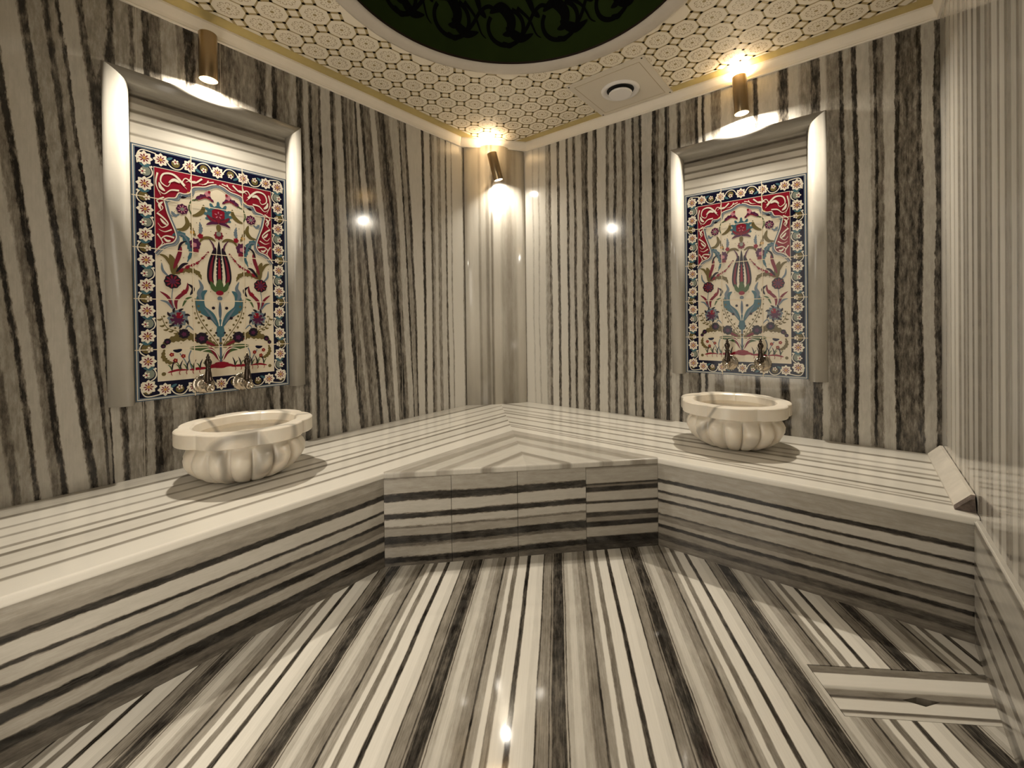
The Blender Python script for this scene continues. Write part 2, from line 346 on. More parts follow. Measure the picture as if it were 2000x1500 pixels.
# the veins are measured from the slab's far edge
ddm = bpy.data.meshes
off = Vector((FD[0]*d_top, FD[1]*d_top, 0))
for v in dr.data.vertices: v.co -= off
dr.location = off
tag(dr, 'pale striped marble drain slab with a diamond shaped hole, set in the floor', 'drain cover')
bm = bmesh.new()
prism(bm, [(x-off.x, y-off.y) for x, y in [(2.47, -1.205), (2.575, -1.205), (2.575, -1.13), (2.47, -1.13)]], -.0218, -.0198)
from_bm('drain_hole_shade', bm, M_DARK, dr)['label'] = 'dark sheet standing in for the shade inside the hole'  # near-black sheet, paints the shade down the drain hole

# left wall, right wall, end wall (right-hand side), back wall with an unseen doorway placed to let fill light in
bm = bmesh.new(); box(bm, -T, YB-T, -.05, 0, T, ZC+.1); struct(from_bm('wall_left', bm, M_WALL_L))
bm = bmesh.new(); box(bm, 0, 0, -.05, L, T, ZC+.1); struct(from_bm('wall_far', bm, M_WALL_R))
bm = bmesh.new(); box(bm, L, YB-T, -.05, L+T, T, ZC+.1); struct(from_bm('wall_right', bm, M_WALL_E))
bm = bmesh.new()
box(bm, 0, YB-T, -.05, .98, YB, ZC+.1); box(bm, 1.93, YB-T, -.05, L, YB, ZC+.1); box(bm, .98, YB-T, 2.1, 1.93, YB, ZC+.1)
struct(from_bm('wall_back', bm, M_WALL_R))

# chamfered pillar in the corner, slightly bowed
bm = bmesh.new()
a = Vector((.004, -P1)); b = Vector((P2, -.004)); nrm = Vector((P1, -P2)).normalized()
pts = []
for i in range(17):
    t = i/16
    pts.append(tuple(a.lerp(b, t) + nrm*(.030*math.sin(math.pi*t)**.6 + .006)))
pts = [tuple(a)] + pts + [tuple(b), (.004, -.004)]
prism(bm, pts, HB-.01, ZM+.03)
pl = from_bm('wall_corner', bm, M_PILLAR); struct(pl)
for v in pl.data.vertices: v.co -= Vector((0, -P1, 0))
pl.location = (0, -P1, 0)
for f in pl.data.polygons:
    if abs(f.normal.z) < .1: f.use_smooth = len(f.vertices) == 4 and f.area < .08

# ------------------------------------------------------------------ ceiling, cornice
def arc_pts(c, r, n): return [(c[0]+r*math.cos(2*math.pi*i/n), c[1]+r*math.sin(2*math.pi*i/n)) for i in range(n)]
class Paint:
    """flat inlaid shapes: layered polygons gathered into one mesh"""
    def __init__(s): s.p = []; s.mirror = False
    def poly(s, pts, col, layer):
        s.p.append((layer, col, pts))
        if s.mirror: s.p.append((layer, col, [(-x, y) for x, y in pts][::-1]))
    def disc(s, c, r, col, layer, n=16, sc=0.0, lobes=8, ph=0.0, sy=1.0):
        s.poly([(c[0]+r*(1+sc*math.cos(lobes*(2*math.pi*i/n)))*math.cos(2*math.pi*i/n+ph), c[1]+sy*r*(1+sc*math.cos(lobes*(2*math.pi*i/n)))*math.sin(2*math.pi*i/n+ph)) for i in range(n)], col, layer)
    def star(s, c, r, r2, k, col, layer, ph=0.0):
        s.poly([(c[0]+(r if i % 2 == 0 else r2)*math.cos(math.pi*i/k+ph), c[1]+(r if i % 2 == 0 else r2)*math.sin(math.pi*i/k+ph)) for i in range(2*k)], col, layer)
    def petals(s, c, r, k, col, layer, w=.34, ph=0.0, r0=.15):
        for i in range(k):
            a = 2*math.pi*i/k+ph
            d = (math.cos(a), math.sin(a)); q = (-d[1], d[0])
            P = []
            for (u, v) in ((r0, 0), (.45, w*.55), (.75, w*.8), (.95, w*.35), (1.06, 0), (.95, -w*.35), (.75, -w*.8), (.45, -w*.55)):
                P.append((c[0]+r*(d[0]*u+q[0]*v), c[1]+r*(d[1]*u+q[1]*v)))
            s.poly(P, col, layer)
    def curve(s, pts, n=8):
        out = []
        P = [pts[0]] + list(pts) + [pts[-1]]
        for i in range(1, len(P)-2):
            p0, p1, p2, p3 = P[i-1], P[i], P[i+1], P[i+2]
            for k in range(n):
                t = k/n
                out.append(tuple(.5*((2*p1[j]) + (-p0[j]+p2[j])*t + (2*p0[j]-5*p1[j]+4*p2[j]-p3[j])*t*t + (-p0[j]+3*p1[j]-3*p2[j]+p3[j])*t**3) for j in (0, 1)))
        out.append(tuple(pts[-1]))
        return out
    def strip(s, mid, wf, col, layer):
        A, B = [], []
        n = len(mid)
        for i, p in enumerate(mid):
            q0 = mid[max(0, i-1)]; q1 = mid[min(n-1, i+1)]
            dx, dy = q1[0]-q0[0], q1[1]-q0[1]; l = math.hypot(dx, dy) or 1
            w = wf(i/(n-1))
            A.append((p[0]-dy/l*w, p[1]+dx/l*w)); B.append((p[0]+dy/l*w, p[1]-dx/l*w))
        for i in range(n-1):
            s.poly([A[i], A[i+1], B[i+1], B[i]], col, layer)
    def stroke(s, pts, w, col, layer, n=6, taper=False):
        s.strip(s.curve(pts, n), (lambda t: w*(1-.85*t)) if taper else (lambda t: w), col, layer)
    def leaf(s, pts, w, col, layer, teeth=0, n=8, peak=.45):
        mid = s.curve(pts, n)
        def wf(t):
            b = (math.sin(math.pi*min(1, max(0, t))**(math.log(.5)/math.log(peak))))**.8 if 0 < t < 1 else 0.0
            if teeth: b *= 1 + .35*(2*((t*teeth) % 1)-1)
            return max(.0004, w*b)
        s.strip(mid, wf, col, layer)
    def build(s, bm, fmap, matidx, dl, de=0.0):
        for idx, (layer, col, pts) in enumerate(sorted(s.p, key=lambda q: q[0])):
            vs = [bm.verts.new(fmap(x, y, layer*dl + idx*de)) for x, y in pts]
            try:
                f = bm.faces.new(vs); f.material_index = matidx[col]
            except ValueError: pass

# ceiling slab with the round opening
bm = bmesh.new()
NR = 96
ring = arc_pts(DC, .79, NR)
def to_rect(a):
    dx, dy = math.cos(a), math.sin(a); t = 1e9
    for lim, o, d in ((L+T, DC[0], dx), (-T, DC[0], dx), (T, DC[1], dy), (YB-T, DC[1], dy)):
        if abs(d) > 1e-9:
            k = (lim-o)/d
            if k > 0: t = min(t, k)
    return (DC[0]+dx*t, DC[1]+dy*t)
angs = sorted(set([2*math.pi*i/NR for i in range(NR)] + [math.atan2(y-DC[1], x-DC[0]) % (2*math.pi) for x in (-T, L+T) for y in (YB-T, T)]))
inn = [bm.verts.new((DC[0]+.79*math.cos(a), DC[1]+.79*math.sin(a), ZC)) for a in angs]
out = [bm.verts.new((*to_rect(a), ZC)) for a in angs]
inn2 = [bm.verts.new((v.co.x, v.co.y, ZC+.1)) for v in inn]; out2 = [bm.verts.new((v.co.x, v.co.y, ZC+.1)) for v in out]
n = len(angs)
for i in range(n):
    j = (i+1) % n
    bm.faces.new((inn[i], inn[j], out[j], out[i])); bm.faces.new((inn2[i], out2[i], out2[j], inn2[j]))
    bm.faces.new((inn[i], inn2[i], inn2[j], inn[j])); bm.faces.new((out[i], out[j], out2[j], out2[i]))
bmesh.ops.recalc_face_normals(bm, faces=bm.faces)
# printed lattice of octagons, diamonds and rosettes
pt = Paint()
AX, AY = .1287, .1325
X0, Y0 = .187, -1.504
def clipok(x, y, m=0.0):
    return .058+m < x < L-.058-m and YB+.06+m < y < -.058-m and math.hypot(x-DC[0], y-DC[1]) > .80+m
def bar(p, q, w, col='line', ext=0.0):
    dx, dy = q[0]-p[0], q[1]-p[1]; l = math.hypot(dx, dy); dx /= l; dy /= l
    p = (p[0]-dx*ext, p[1]-dy*ext); q = (q[0]+dx*ext, q[1]+dy*ext)
    P = [(p[0]-dy*w, p[1]+dx*w), (q[0]-dy*w, q[1]+dx*w), (q[0]+dy*w, q[1]-dx*w), (p[0]+dy*w, p[1]-dx*w)]
    if all(clipok(*k) for k in P): pt.poly(P, col, 1)
for i in range(-3, 22):
    for j in range(-13, 14):
        cx, cy = X0+AX*i, Y0+AY*j
        if not (-.1 < cx < L+.1 and YB-.1 < cy < .1): continue
        if clipok(cx, cy, .048):
            pt.disc((cx, cy), .0085, 'line', 1, 8)
            for k in range(8):
                a = math.pi/4*k + .39
                pt.disc((cx+.018*math.cos(a), cy+.018*math.sin(a)), .0032, 'fine', 1, 5)
                c2 = (cx+.033*math.cos(a), cy+.033*math.sin(a))
                A = [(c2[0]+.0085*math.cos(a-2.2+m*.73), c2[1]+.0085*math.sin(a-2.2+m*.73)) for m in range(7)]
                pt.strip(A, lambda t: .0019, 'fine', 1)
                if k % 2: pt.disc((cx+.042*math.cos(a+.39), cy+.042*math.sin(a+.39)), .0028, 'fine', 1, 5)
        # shared octagon edges
        hx, hy = AX/2, AY/2
        s_ = .021
        bar((cx+hx-.004, cy-s_-.016), (cx+hx+.004, cy+s_+.016), .0038)
        bar((cx-s_-.016, cy+hy+.004), (cx+s_+.016, cy+hy-.004), .0038)
        # diamond at the cell corner, edges run past the corners
        qx, qy = cx+hx, cy+hy; r = .034
        dm = [(qx+r, qy), (qx, qy+r), (qx-r, qy), (qx, qy-r)]
        for k in range(4): bar(dm[k], dm[(k+1) % 4], .0064, ext=.007)
pt.build(bm, lambda x, y, h: (x, y, ZC-.0004-h), {'line': 1, 'fine': 2}, .0001)
# gold strip just inside the cornice
def strip_rect(x0, y0, x1, y1):
    f = bm.faces.new([bm.verts.new(p) for p in ((x0, y0, ZC-.0012), (x1, y0, ZC-.0012), (x1, y1, ZC-.0012), (x0, y1, ZC-.0012))]); f.material_index = 3
strip_rect(.02, YB+.02, .098, -.36); strip_rect(.27, -.092, L-.02, -.02); strip_rect(L-.085, YB+.02, L-.02, -.092); strip_rect(.098, YB+.02, L-.085, YB+.09)
struct(from_bm('ceiling', bm, [M_PAPER, M_PLINE, M_PFINE, M_GOLD], normals=False))

# cornice
prof = [(0, 0), (.010, 0), (.012, .004), (.011, .009), (.014, .022), (.021, .040), (.027, .056), (.027, ZC-ZM+.002)]
def cornice(name, p, q, nin, mp=0.0, mq=0.0):
    """profile swept p->q, nin = inward normal, ends sheared by mp/mq for the mitres"""
    bm = bmesh.new(); p = Vector(p); q = Vector(q); nn = Vector(nin); d = (q-p).normalized()
    A = [bm.verts.new(((p + nn*o + d*o*mp).to_tuple() + (ZM+h,))) for o, h in prof]
    B = [bm.verts.new(((q + nn*o - d*o*mq).to_tuple() + (ZM+h,))) for o, h in prof]
    A.append(bm.verts.new((p.x, p.y, ZC+.002))); B.append(bm.verts.new((q.x, q.y, ZC+.002)))
    k = len(A)
    for i in range(k): bm.faces.new((A[i], A[(i+1) % k], B[(i+1) % k], B[i]))
    bm.faces.new(A[::-1]); bm.faces.new(B)
    return struct(from_bm(name, bm, M_COVE))
c1 = Vector((.0, -P1-.035)); c2 = Vector((P2+.03, 0)); cn = Vector((P1, -P2)).normalized()
cornice('trim_1', (0, YB), c1, (1, 0), 1, .42)
cornice('trim_2', c1 + Vector((0, .0)), c2, cn, .42, .42)
cornice('trim_3', c2, (L, 0), (0, -1), .42, 1)
cornice('trim_4', (L, 0), (L, YB), (-1, 0), 1, 1)
cornice('trim_5', (L, YB), (0, YB), (0, 1), 1, 1)
bm = bmesh.new()   # solid corner above the chamfer between cornice and walls
prism(bm, [(.0, 0), (0, -P1-.035), (P2+.03, 0)], ZM+.002, ZC+.001); struct(from_bm('trim_6', bm, M_COVE))

# dome ring and dome
bm = bmesh.new()
rp = [(.735, ZC+.06), (.735, ZC-.002), (.742, ZC-.010), (.760, ZC-.016), (.790, ZC-.018), (.812, ZC-.012), (.818, ZC-.004), (.818, ZC+.01), (.79, ZC+.06)]
k = 128; rings = []
for r, z in rp: rings.append([bm.verts.new((DC[0]+r*math.cos(2*math.pi*i/k), DC[1]+r*math.sin(2*math.pi*i/k), z)) for i in range(k)])
for a_, b_ in zip(rings, rings[1:]+rings[:1]):
    for i in range(k): bm.faces.new((a_[i], a_[(i+1) % k], b_[(i+1) % k], b_[i]))
struct(from_bm('trim_7', bm, M_RING, smooth=True))
RD = .734
def dome_pt(a, h, o=0.0):
    # h: 0..1 height fraction; bowed drum
    t = h*math.pi/2
    r = (RD-o)*math.cos(t)**.55 if h < 1 else 0.0
    return (DC[0]+r*math.cos(a), DC[1]+r*math.sin(a), ZC+.012+(.55-o)*math.sin(t))
bm = bmesh.new(); rings = []
hs = [i/24 for i in range(24)]
for h in hs: rings.append([bm.verts.new(dome_pt(2*math.pi*i/96, h)) for i in range(96)])
for a_, b_ in zip(rings, rings[1:]):
    for i in range(96):
        f = bm.faces.new((a_[i], a_[(i+1) % 96], b_[(i+1) % 96], b_[i])); f.smooth = True
tp = bm.verts.new((DC[0], DC[1], ZC+.012+.55))
for i in range(96): bm.faces.new((rings[-1][i], rings[-1][(i+1) % 96], tp))
lo = [bm.verts.new((DC[0]+RD*math.cos(2*math.pi*i/96), DC[1]+RD*math.sin(2*math.pi*i/96), ZC+.0)) for i in range(96)]
for i in range(96):
    f = bm.faces.new((lo[i], lo[(i+1) % 96], rings[0][(i+1) % 96], rings[0][i])); f.material_index = 2
sc = Paint()
NU = 15
for k in range(NU):
    a0 = math.radians(132 + 24*k)
    # unit: +x runs clockwise seen from below
    U = lambda x, y: (a0 - x, y)
    def S(pts, w, tap=False):
        mid = sc.curve([U(*p) for p in pts], 6)
        sc.strip(mid, (lambda t: w*(1-.8*t)) if tap else (lambda t: w), 'k', 1)
    def Lf(pts, w): sc.leaf([U(*p) for p in pts], w, 'k', 2)
    rr = .135; cyh = .205
    circ = [(rr*math.cos(q)*1.0, cyh+rr*.78*math.sin(q)) for q in [math.radians(x) for x in range(150, 440, 20)]]
    S(circ, .014)
    K = lambda pts: [(x*1.28, cyh + (y)*1.45) for x, y in pts]
    Lf(K([(-.10, .05), (-.03, .075), (.03, .03), (.02, -.02), (-.02, -.03)]), .036)
    Lf(K([(.0, .0), (.05, -.03), (.10, -.045), (.165, -.03)]), .030)
    S(K([(.08, -.05), (.13, .0), (.17, .05), (.22, .075), (.27, .06)]), .012)
    S(K([(.07, .075), (.14, .03), (.18, -.03), (.21, -.05)]), .012, True)
    Lf(K([(.17, .05), (.15, .09), (.12, .11)]), .020)
    Lf(K([(-.02, -.06), (.02, -.075), (.06, -.06)]), .016)
    Lf(K([(-.12, .03), (-.15, .05), (-.17, .05)]), .018)
sc.build(bm, lambda x, y, h: dome_pt(x, max(.005, y), .002+h), {'k': 1}, .0008, 1e-6)
dm = from_bm('ceiling_dome', bm, [M_GREEN, M_BLACK, M_LIP], normals=False)
struct(dm)

# ------------------------------------------------------------------ bench
bench = empty('stone_bench', (0.4, -1.5, 0))
tag(bench, 'low built-in bench of striped grey and cream marble wrapping the corner under both wash basins', 'bench')
OV = .012; GP = .0012
MID = ((D + 1.655)/2 + .005, -(D + E1)/2 + .0)
def slab(name, pts, mat, edge, z0=HB-.028, z1=HB):
    """edge: list of indices i where side i->i+1 is a rounded nosing"""
    bm = bmesh.new(); prism(bm, pts, z0, z1); bm.edges.ensure_lookup_table()
    sel = []
    n = len(pts)
    for e in bm.edges:
        a, b = e.verts
        if abs(a.co.z-b.co.z) < 1e-6:
            for i in edge:
                P, Q = pts[i], pts[(i+1) % n]
                va = (a.co.x, a.co.y); vb = (b.co.x, b.co.y)
                dd = lambda u, v: math.hypot(u[0]-v[0], u[1]-v[1]) < 1e-5
                if (dd(va, P) and dd(vb, Q)) or (dd(va, Q) and dd(vb, P)): sel.append(e)
    if sel: bmesh.ops.bevel(bm, geom=sel, offset=.009, segments=4, affect='EDGES', profile=.5)
    o = from_bm(name, bm, mat)
    o.parent = bench; o.matrix_parent_inverse = bench.matrix_world.inverted()
    return o
bench.matrix_world = Matrix.Translation((0.4, -1.5, 0))
DO = D + OV
# left leg top, right leg top (mitred along the diagonal), two infill triangles
slab('bench_top', [(GP, YB+GP), (DO, YB+GP), (DO, -E1+.005), (D, -E1), (D, -D), (GP, -GP)], M_TOP_L, [1])['label'] = 'left run of the bench top, veins running lengthwise'
slab('bench_top', [(GP, -GP), (D, -D), (E2, -D), (E2+.004, -DO), (L-GP, -DO), (L-GP, -GP)], M_TOP_R, [3])['label'] = 'right run of the bench top, veins running lengthwise'
ch = Vector((E2 - D, -D + E1)).normalized(); cho = Vector((ch.y, -ch.x))   # outward normal of the chamfer
e0 = Vector((D, -E1)) + cho*OV; e1 = Vector((E2, -D)) + cho*OV; em = (e0+e1)/2
for nm, pts, m in (('a', [(D, -D), (D, -E1), tuple(e0), tuple(em)], M_INFILL), ('b', [(D, -D), tuple(em), tuple(e1), (E2, -D)], M_INFILL2)):
    o = slab('corner_slab', pts, m, [2] if nm == 'a' else [1])
    for v in o.data.vertices: v.co -= Vector((D, -D, 0))
    o.matrix_world = Matrix.Translation((D, -D, 0))
def front(name, p, q, mat, z1=HB-.028, th=.03):
    bm = bmesh.new(); p = Vector(p); q = Vector(q); d = (q-p).normalized(); nn = Vector((d.y, -d.x))
    prism(bm, [tuple(p), tuple(q), tuple(q-nn*th), tuple(p-nn*th)], 0, z1)
    o = from_bm(name, bm, mat); o.parent = bench; o.matrix_parent_inverse = bench.matrix_world.inverted()
    return o
front('front_panel', (D, YB+GP), (D, -E1), M_FR_L)
P0 = Vector((D, -E1)); P3 = Vector((E2, -D))
cuts = [0, .232, .468, .722, 1.0]
for i in range(4):
    a_, b_ = P0.lerp(P3, cuts[i]), P0.lerp(P3, cuts[i+1])
    dd = (P3-P0).normalized()*.0009
    front('front_panel', a_ + dd, b_ - dd, M_FR_C2 if i == 3 else M_FR_C)
front('front_panel', (E2, -D), (L-GP, -D), M_FR_R)
bm = bmesh.new()   # dark core behind the panels so the joints read as lines
prism(bm, [(.005, YB+.005), (D-.032, YB+.005), (D-.032, -E1-.013), (E2-.013, -D+.032), (L-.005, -D+.032), (L-.005, -.005), (.005, -.005)], 0, HB-.03)
o = from_bm('bench_core', bm, M_GROUT); o.parent = bench; o.matrix_parent_inverse = bench.matrix_world.inverted()

# sloping marble fillet along the end wall, broken at its near end
fl = empty('marble_fillet', (L-.03, -.4, HB)); fl.matrix_world = Matrix.Translation((L-.03, -.4, HB))
tag(fl, 'sloping marble fillet strip on the bench against the right-hand wall, dark broken end', 'fillet strip')
bm = bmesh.new()
A = [(L-.052, -.035, 0), (L-.002, -.035, 0), (L-.002, -.035, .052), (L-.012, -.035, .052), (L-.052, -.035, .008)]
B = [(x, -.735, z) for x, y, z in A]
va = [bm.verts.new((x-(L-.03), y+.4, z+.001)) for x, y, z in A]; vb = [bm.verts.new((x-(L-.03), y+.4, z+.001)) for x, y, z in B]
for i in range(5): bm.faces.new((va[i], va[(i+1) % 5], vb[(i+1) % 5], vb[i]))
bm.faces.new(va)
bm.faces.new(vb[::-1])
from_bm('strip', bm, M_WEDGE, fl)
bm = bmesh.new()
random.seed(3)
cc = [(x-(L-.03), y+.4, z+.001) for x, y, z in B]
vs = [bm.verts.new((x*1.0, y+.0005, z)) for x, y, z in cc]
vt = [bm.verts.new((x*.96+random.uniform(-.003, .003), y-.012-random.uniform(0, .014), max(.001, z*.9+random.uniform(-.004, .0)))) for x, y, z in cc]
for i in range(5): bm.faces.new((vs[i], vs[(i+1) % 5], vt[(i+1) % 5], vt[i]))
bm.faces.new(vs); bm.faces.new(vt[::-1])
from_bm('broken_end', bm, M_BREAK, fl)['label'] = 'dark rough broken end'

# marble skirting along the end wall, from the bench towards the camera
bm = bmesh.new(); box(bm, L-.014, YB, 0, L, -DO-.002, .405)
bmesh.ops.bevel(bm, geom=[e for e in bm.edges if all(abs(v.co.z-.405) < 1e-5 for v in e.verts) and all(v.co.x < L-.01 for v in e.verts)], offset=.005, segments=3, affect='EDGES')
struct(from_bm('baseboard_right', bm, M_SKIRT))

# ------------------------------------------------------------------ niches: stone surround, marble band and tile mural
TW, THH = .63, 1.095
NAVY = 'navy'
TCOL = {'navy': (.0045, .005, .020), 'cream': (.66, .585, .45), 'blue': (.075, .115, .165), 'teal': (.050, .125, .155), 'red': (.22, .009, .022),
        'dred': (.17, .015, .03), 'purple': (.075, .016, .05), 'olive': (.13, .10, .035), 'green': (.06, .10, .035), 'white': (.72, .66, .54),
        'grey': (.20, .22, .18), 'black': (.014, .010, .018), 'grout': (.70, .60, .44), 'slate': (.13, .17, .21), 'orange': (.5, .27, .06), 'pink': (.45, .18, .22)}
TM = {k: plain('glaze_'+k, v, .10 if k != 'grout' else .6, ior=1.3) for k, v in TCOL.items()}
TIDX = {k: i for i, k in enumerate(TCOL)}
def mural():
    """U -1.5..1.5, V 0..5 in tile units, V up"""
    p = Paint()
    R_ = lambda x0, y0, x1, y1: [(x0, y0), (x1, y0), (x1, y1), (x0, y1)]
    p.poly(R_(-1.5, 0, 1.5, 5), 'blue', 0)
    p.poly(R_(-1.475, .02, 1.475, 4.98), 'white', 1)
    p.poly(R_(-1.46, .035, 1.46, 4.965), 'slate', 2)
    p.poly(R_(-1.435, .06, 1.435, 4.94), 'navy', 3)
    XI, YI0, YI1 = 1.13, .37, 4.62
    p.poly(R_(-XI-.012, YI0-.012, XI+.012, YI1+.012), 'white', 4)
    p.poly(R_(-XI, YI0, XI, YI1), 'cream', 5)
    def bflower(c, r, mid='red', ph=0.0):
        p.petals(c, r, 8, 'white', 5, .36, ph); p.disc(c, r*.62, 'white', 5, 12)
        p.petals(c, r*.62, 8, 'dred', 6, .20, ph, .1); p.disc(c, r*.2, 'orange', 7, 8)
    rnd = random.Random(5)
    # border: sides
    p.mirror = True
    VV = [.5*k for k in range(1, 10)] + [4.75-.02]
    for v in [.27+.4985*k for k in range(10)]:
        bflower((1.29, v), .135)
    for k in range(9):
        v = .27+.4985*(k+.5); s = 1 if k % 2 else -1
        p.disc((1.29+.02*s, v), .085, 'olive' if k % 2 else 'grey', 4, 12, sy=1.1)
        p.petals((1.29-.03*s, v-.015), .06, 5, 'white', 5, .42); p.disc((1.29-.03*s, v-.015), .018, 'red', 6, 6)
        p.stroke([(1.29-.1*s, v-.22), (1.29+.11*s, v-.08), (1.29+.10*s, v+.08), (1.29-.08*s, v+.2)], .010, 'white', 4)
        p.leaf([(1.29+.09*s, v+.14), (1.29+.02*s, v+.10), (1.29-.08*s, v+.13)], .03, 'teal', 4)
        p.disc((1.29+.115*s, v+.10), .022, 'white', 5, 6)
    # corners
    for v, sg in ((.19, 1), (4.80, -1)):
        p.stroke([(1.10, v-.09*sg), (1.32, v-.11*sg), (1.40, v+.0*sg), (1.40, v+.16*sg)], .010, 'white', 4)
        p.disc((1.30, v+.0*sg), .075, 'olive', 4, 10); p.petals((1.285, v), .05, 5, 'white', 5, .4)
    # border: top and bottom
    for v in (.19, 4.79):
        for u in (.52, 1.02): bflower((u, v), .125)
        for u, s in ((.26, 1), (.77, -1)):
            p.disc((u, v+.02*s), .075, 'olive', 4, 12)
            p.petals((u, v-.02*s), .055, 5, 'white', 5, .42); p.disc((u, v-.02*s), .017, 'red', 6, 6)
            p.stroke([(u-.2, v-.09*s), (u-.08, v+.11*s), (u+.08, v+.10*s), (u+.2, v-.08*s)], .010, 'white', 4)
            p.leaf([(u+.05, v-.09*s), (u+.12, v-.05*s), (u+.17, v-.0*s)], .025, 'teal', 4)
    p.mirror = False
    for v in (.19, 4.79): bflower((0, v), .125)
    p.mirror = True
    # spandrels
    arch = [(0, 4.50), (.10, 4.47), (.22, 4.40), (.36, 4.37), (.46, 4.33), (.50, 4.22), (.60, 4.17), (.70, 4.17), (.76, 4.06), (.88, 4.03), (.95, 3.98),
            (.935, 3.88), (.90, 3.72), (.82, 3.50), (.77, 3.35), (.76, 3.24), (.82, 3.14), (.95, 3.09), (1.04, 3.02), (1.13, 2.90)]
    ac = p.curve(arch, 4)
    # red field as quads between the arch and the outer edge
    for i in range(len(ac)-1):
        a, b = ac[i], ac[i+1]
        def outp(q):
            if q[1] > 3.98: 
                t = min(1, q[0]/.95); return (XI*t*.999, YI1) 
            return (XI, q[1])
        if a[1] > 3.98: p.poly([a, b, (b[0], YI1), (a[0], YI1)] if b[0] > a[0]+1e-5 else [a, b, (a[0]+.001, YI1)], 'red', 6)
        else: p.poly([a, b, (XI, b[1]), (XI, a[1])], 'red', 6)
    p.poly([(.93, 3.96), (XI, 3.96), (XI, YI1), (.93, YI1)], 'red', 6)
    p.strip(ac, lambda t: .016, 'slate', 8)
    p.strip([(x+.026, y+.022) for x, y in ac], lambda t: .010, 'white', 9)
    p.strip([(x-.024, y-.026) for x, y in ac], lambda t: .008, 'slate', 8)
    for pts, w in (([(.30, 4.58), (.45, 4.46), (.60, 4.52), (.66, 4.40), (.58, 4.30)], .018), ([(.62, 4.36), (.80, 4.54), (.98, 4.52), (1.03, 4.36), (.92, 4.28), (.86, 4.38)], .024),
                   ([(.72, 4.24), (.86, 4.22), (.98, 4.12), (1.09, 4.20)], .018), ([(1.08, 4.52), (1.11, 4.30), (1.03, 4.08)], .016), ([(.98, 4.05), (1.10, 3.96), (1.00, 3.84), (1.08, 3.74)], .016),
                   ([(1.10, 3.72), (.98, 3.62), (.92, 3.52), (1.02, 3.44), (1.09, 3.52)], .018), ([(.86, 3.42), (.98, 3.36), (1.08, 3.40)], .014), ([(.82, 3.26), (.96, 3.28), (1.04, 3.20), (.98, 3.12)], .018),
                   ([(1.10, 3.30), (1.02, 3.14), (1.10, 3.02)], .013), ([(.08, 4.56), (.20, 4.52), (.30, 4.45)], .012), ([(.18, 4.57), (.24, 4.48), (.36, 4.46)], .012), ([(.50, 4.58), (.53, 4.50), (.60, 4.44)], .014)):
        p.stroke(pts, w, 'white', 8, taper=True)
    for pts, w in (([(.70, 4.40), (.80, 4.44), (.90, 4.36)], .03), ([(.96, 4.18), (1.03, 4.24), (1.06, 4.34)], .028), ([(1.00, 3.96), (1.06, 3.88), (1.03, 3.78)], .022),
                   ([(.94, 3.50), (1.0, 3.55), (1.05, 3.62)], .022), ([(.88, 3.20), (.94, 3.18), (1.0, 3.24)], .022), ([(.42, 4.50), (.50, 4.47), (.56, 4.50)], .02)):
        p.leaf(pts, w, 'white', 8)
    # top lotus
    p.mirror = True
    for a, l in ((90, .36), (62, .34), (38, .33), (14, .32), (-10, .26)):
        r = math.radians(a); c = (0, 3.80)
        p.leaf([c, (c[0]+l*.55*math.cos(r), c[1]+l*.55*math.sin(r)), (c[0]+l*math.cos(r), c[1]+l*math.sin(r))], .055, 'teal', 6, teeth=3)
    p.leaf([(0, 3.68), (.12, 3.68), (.24, 3.62)], .035, 'purple', 7)
    p.leaf([(0, 3.72), (.14, 3.76), (.22, 3.84)], .035, 'dred', 7)
    p.mirror = False
    p.disc((0, 3.88), .13, 'red', 8, 20, .10, 6, math.pi/2); p.leaf([(0, 3.68), (0, 3.80), (0, 3.94)], .04, 'dred', 9)
    p.petals((0, 3.86), .08, 5, 'pink', 9, .2, math.pi/2, .4)
    p.leaf([(0, 3.66), (0, 3.58), (0, 3.5)], .05, 'olive', 8)
    p.disc((0, 3.42), .09, 'dred', 7, 16, .12, 8); p.disc((0, 3.45), .05, 'grey', 8, 10)
    p.mirror = True
    # comma leaves beside the lotus, round flowers, crescents
    p.leaf([(.08, 4.12), (.20, 4.22), (.34, 4.20), (.46, 4.08)], .045, 'purple', 6, teeth=6); p.disc((.20, 4.28), .06, 'pink', 7, 10, .2, 5); p.disc((.17, 4.33), .03, 'red', 8, 6)
    p.leaf([(.10, 4.14), (.24, 4.20), (.40, 4.10)], .018, 'dred', 7)
    p.leaf([(.28, 4.04), (.30, 3.90), (.40, 3.80), (.52, 3.76)], .045, 'olive', 6); p.stroke([(.50, 3.78), (.55, 3.92), (.50, 4.08), (.38, 4.12)], .012, 'green', 6)
    p.leaf([(.56, 4.18), (.66, 4.12), (.78, 4.14)], .03, 'black', 6); p.disc((.55, 4.22), .035, 'orange', 7, 8)
    p.disc((.67, 3.87), .105, 'purple', 7, 24, .10, 8); p.petals((.67, 3.87), .085, 8, 'pink', 8, .16, .2, .35); p.disc((.67, 3.87), .035, 'grey', 9, 8)
    p.leaf([(.86, 3.80), (.80, 3.72), (.72, 3.76)], .03, 'slate', 6, teeth=3); p.stroke([(.90, 3.78), (.86, 3.70), (.78, 3.72)], .008, 'slate', 6)
    p.leaf([(.62, 3.74), (.58, 3.58), (.66, 3.46), (.80, 3.44)], .045, 'olive', 6)
    # small sprigs
    p.leaf([(.36, 3.40), (.34, 3.52), (.36, 3.66)], .035, 'slate', 6, teeth=5); p.disc((.35, 3.36), .055, 'red', 7, 10, .15, 5)
    p.leaf([(.44, 3.34), (.50, 3.48), (.53, 3.62)], .03, 'olive', 6, teeth=5); p.disc((.50, 3.42), .04, 'orange', 6, 8)
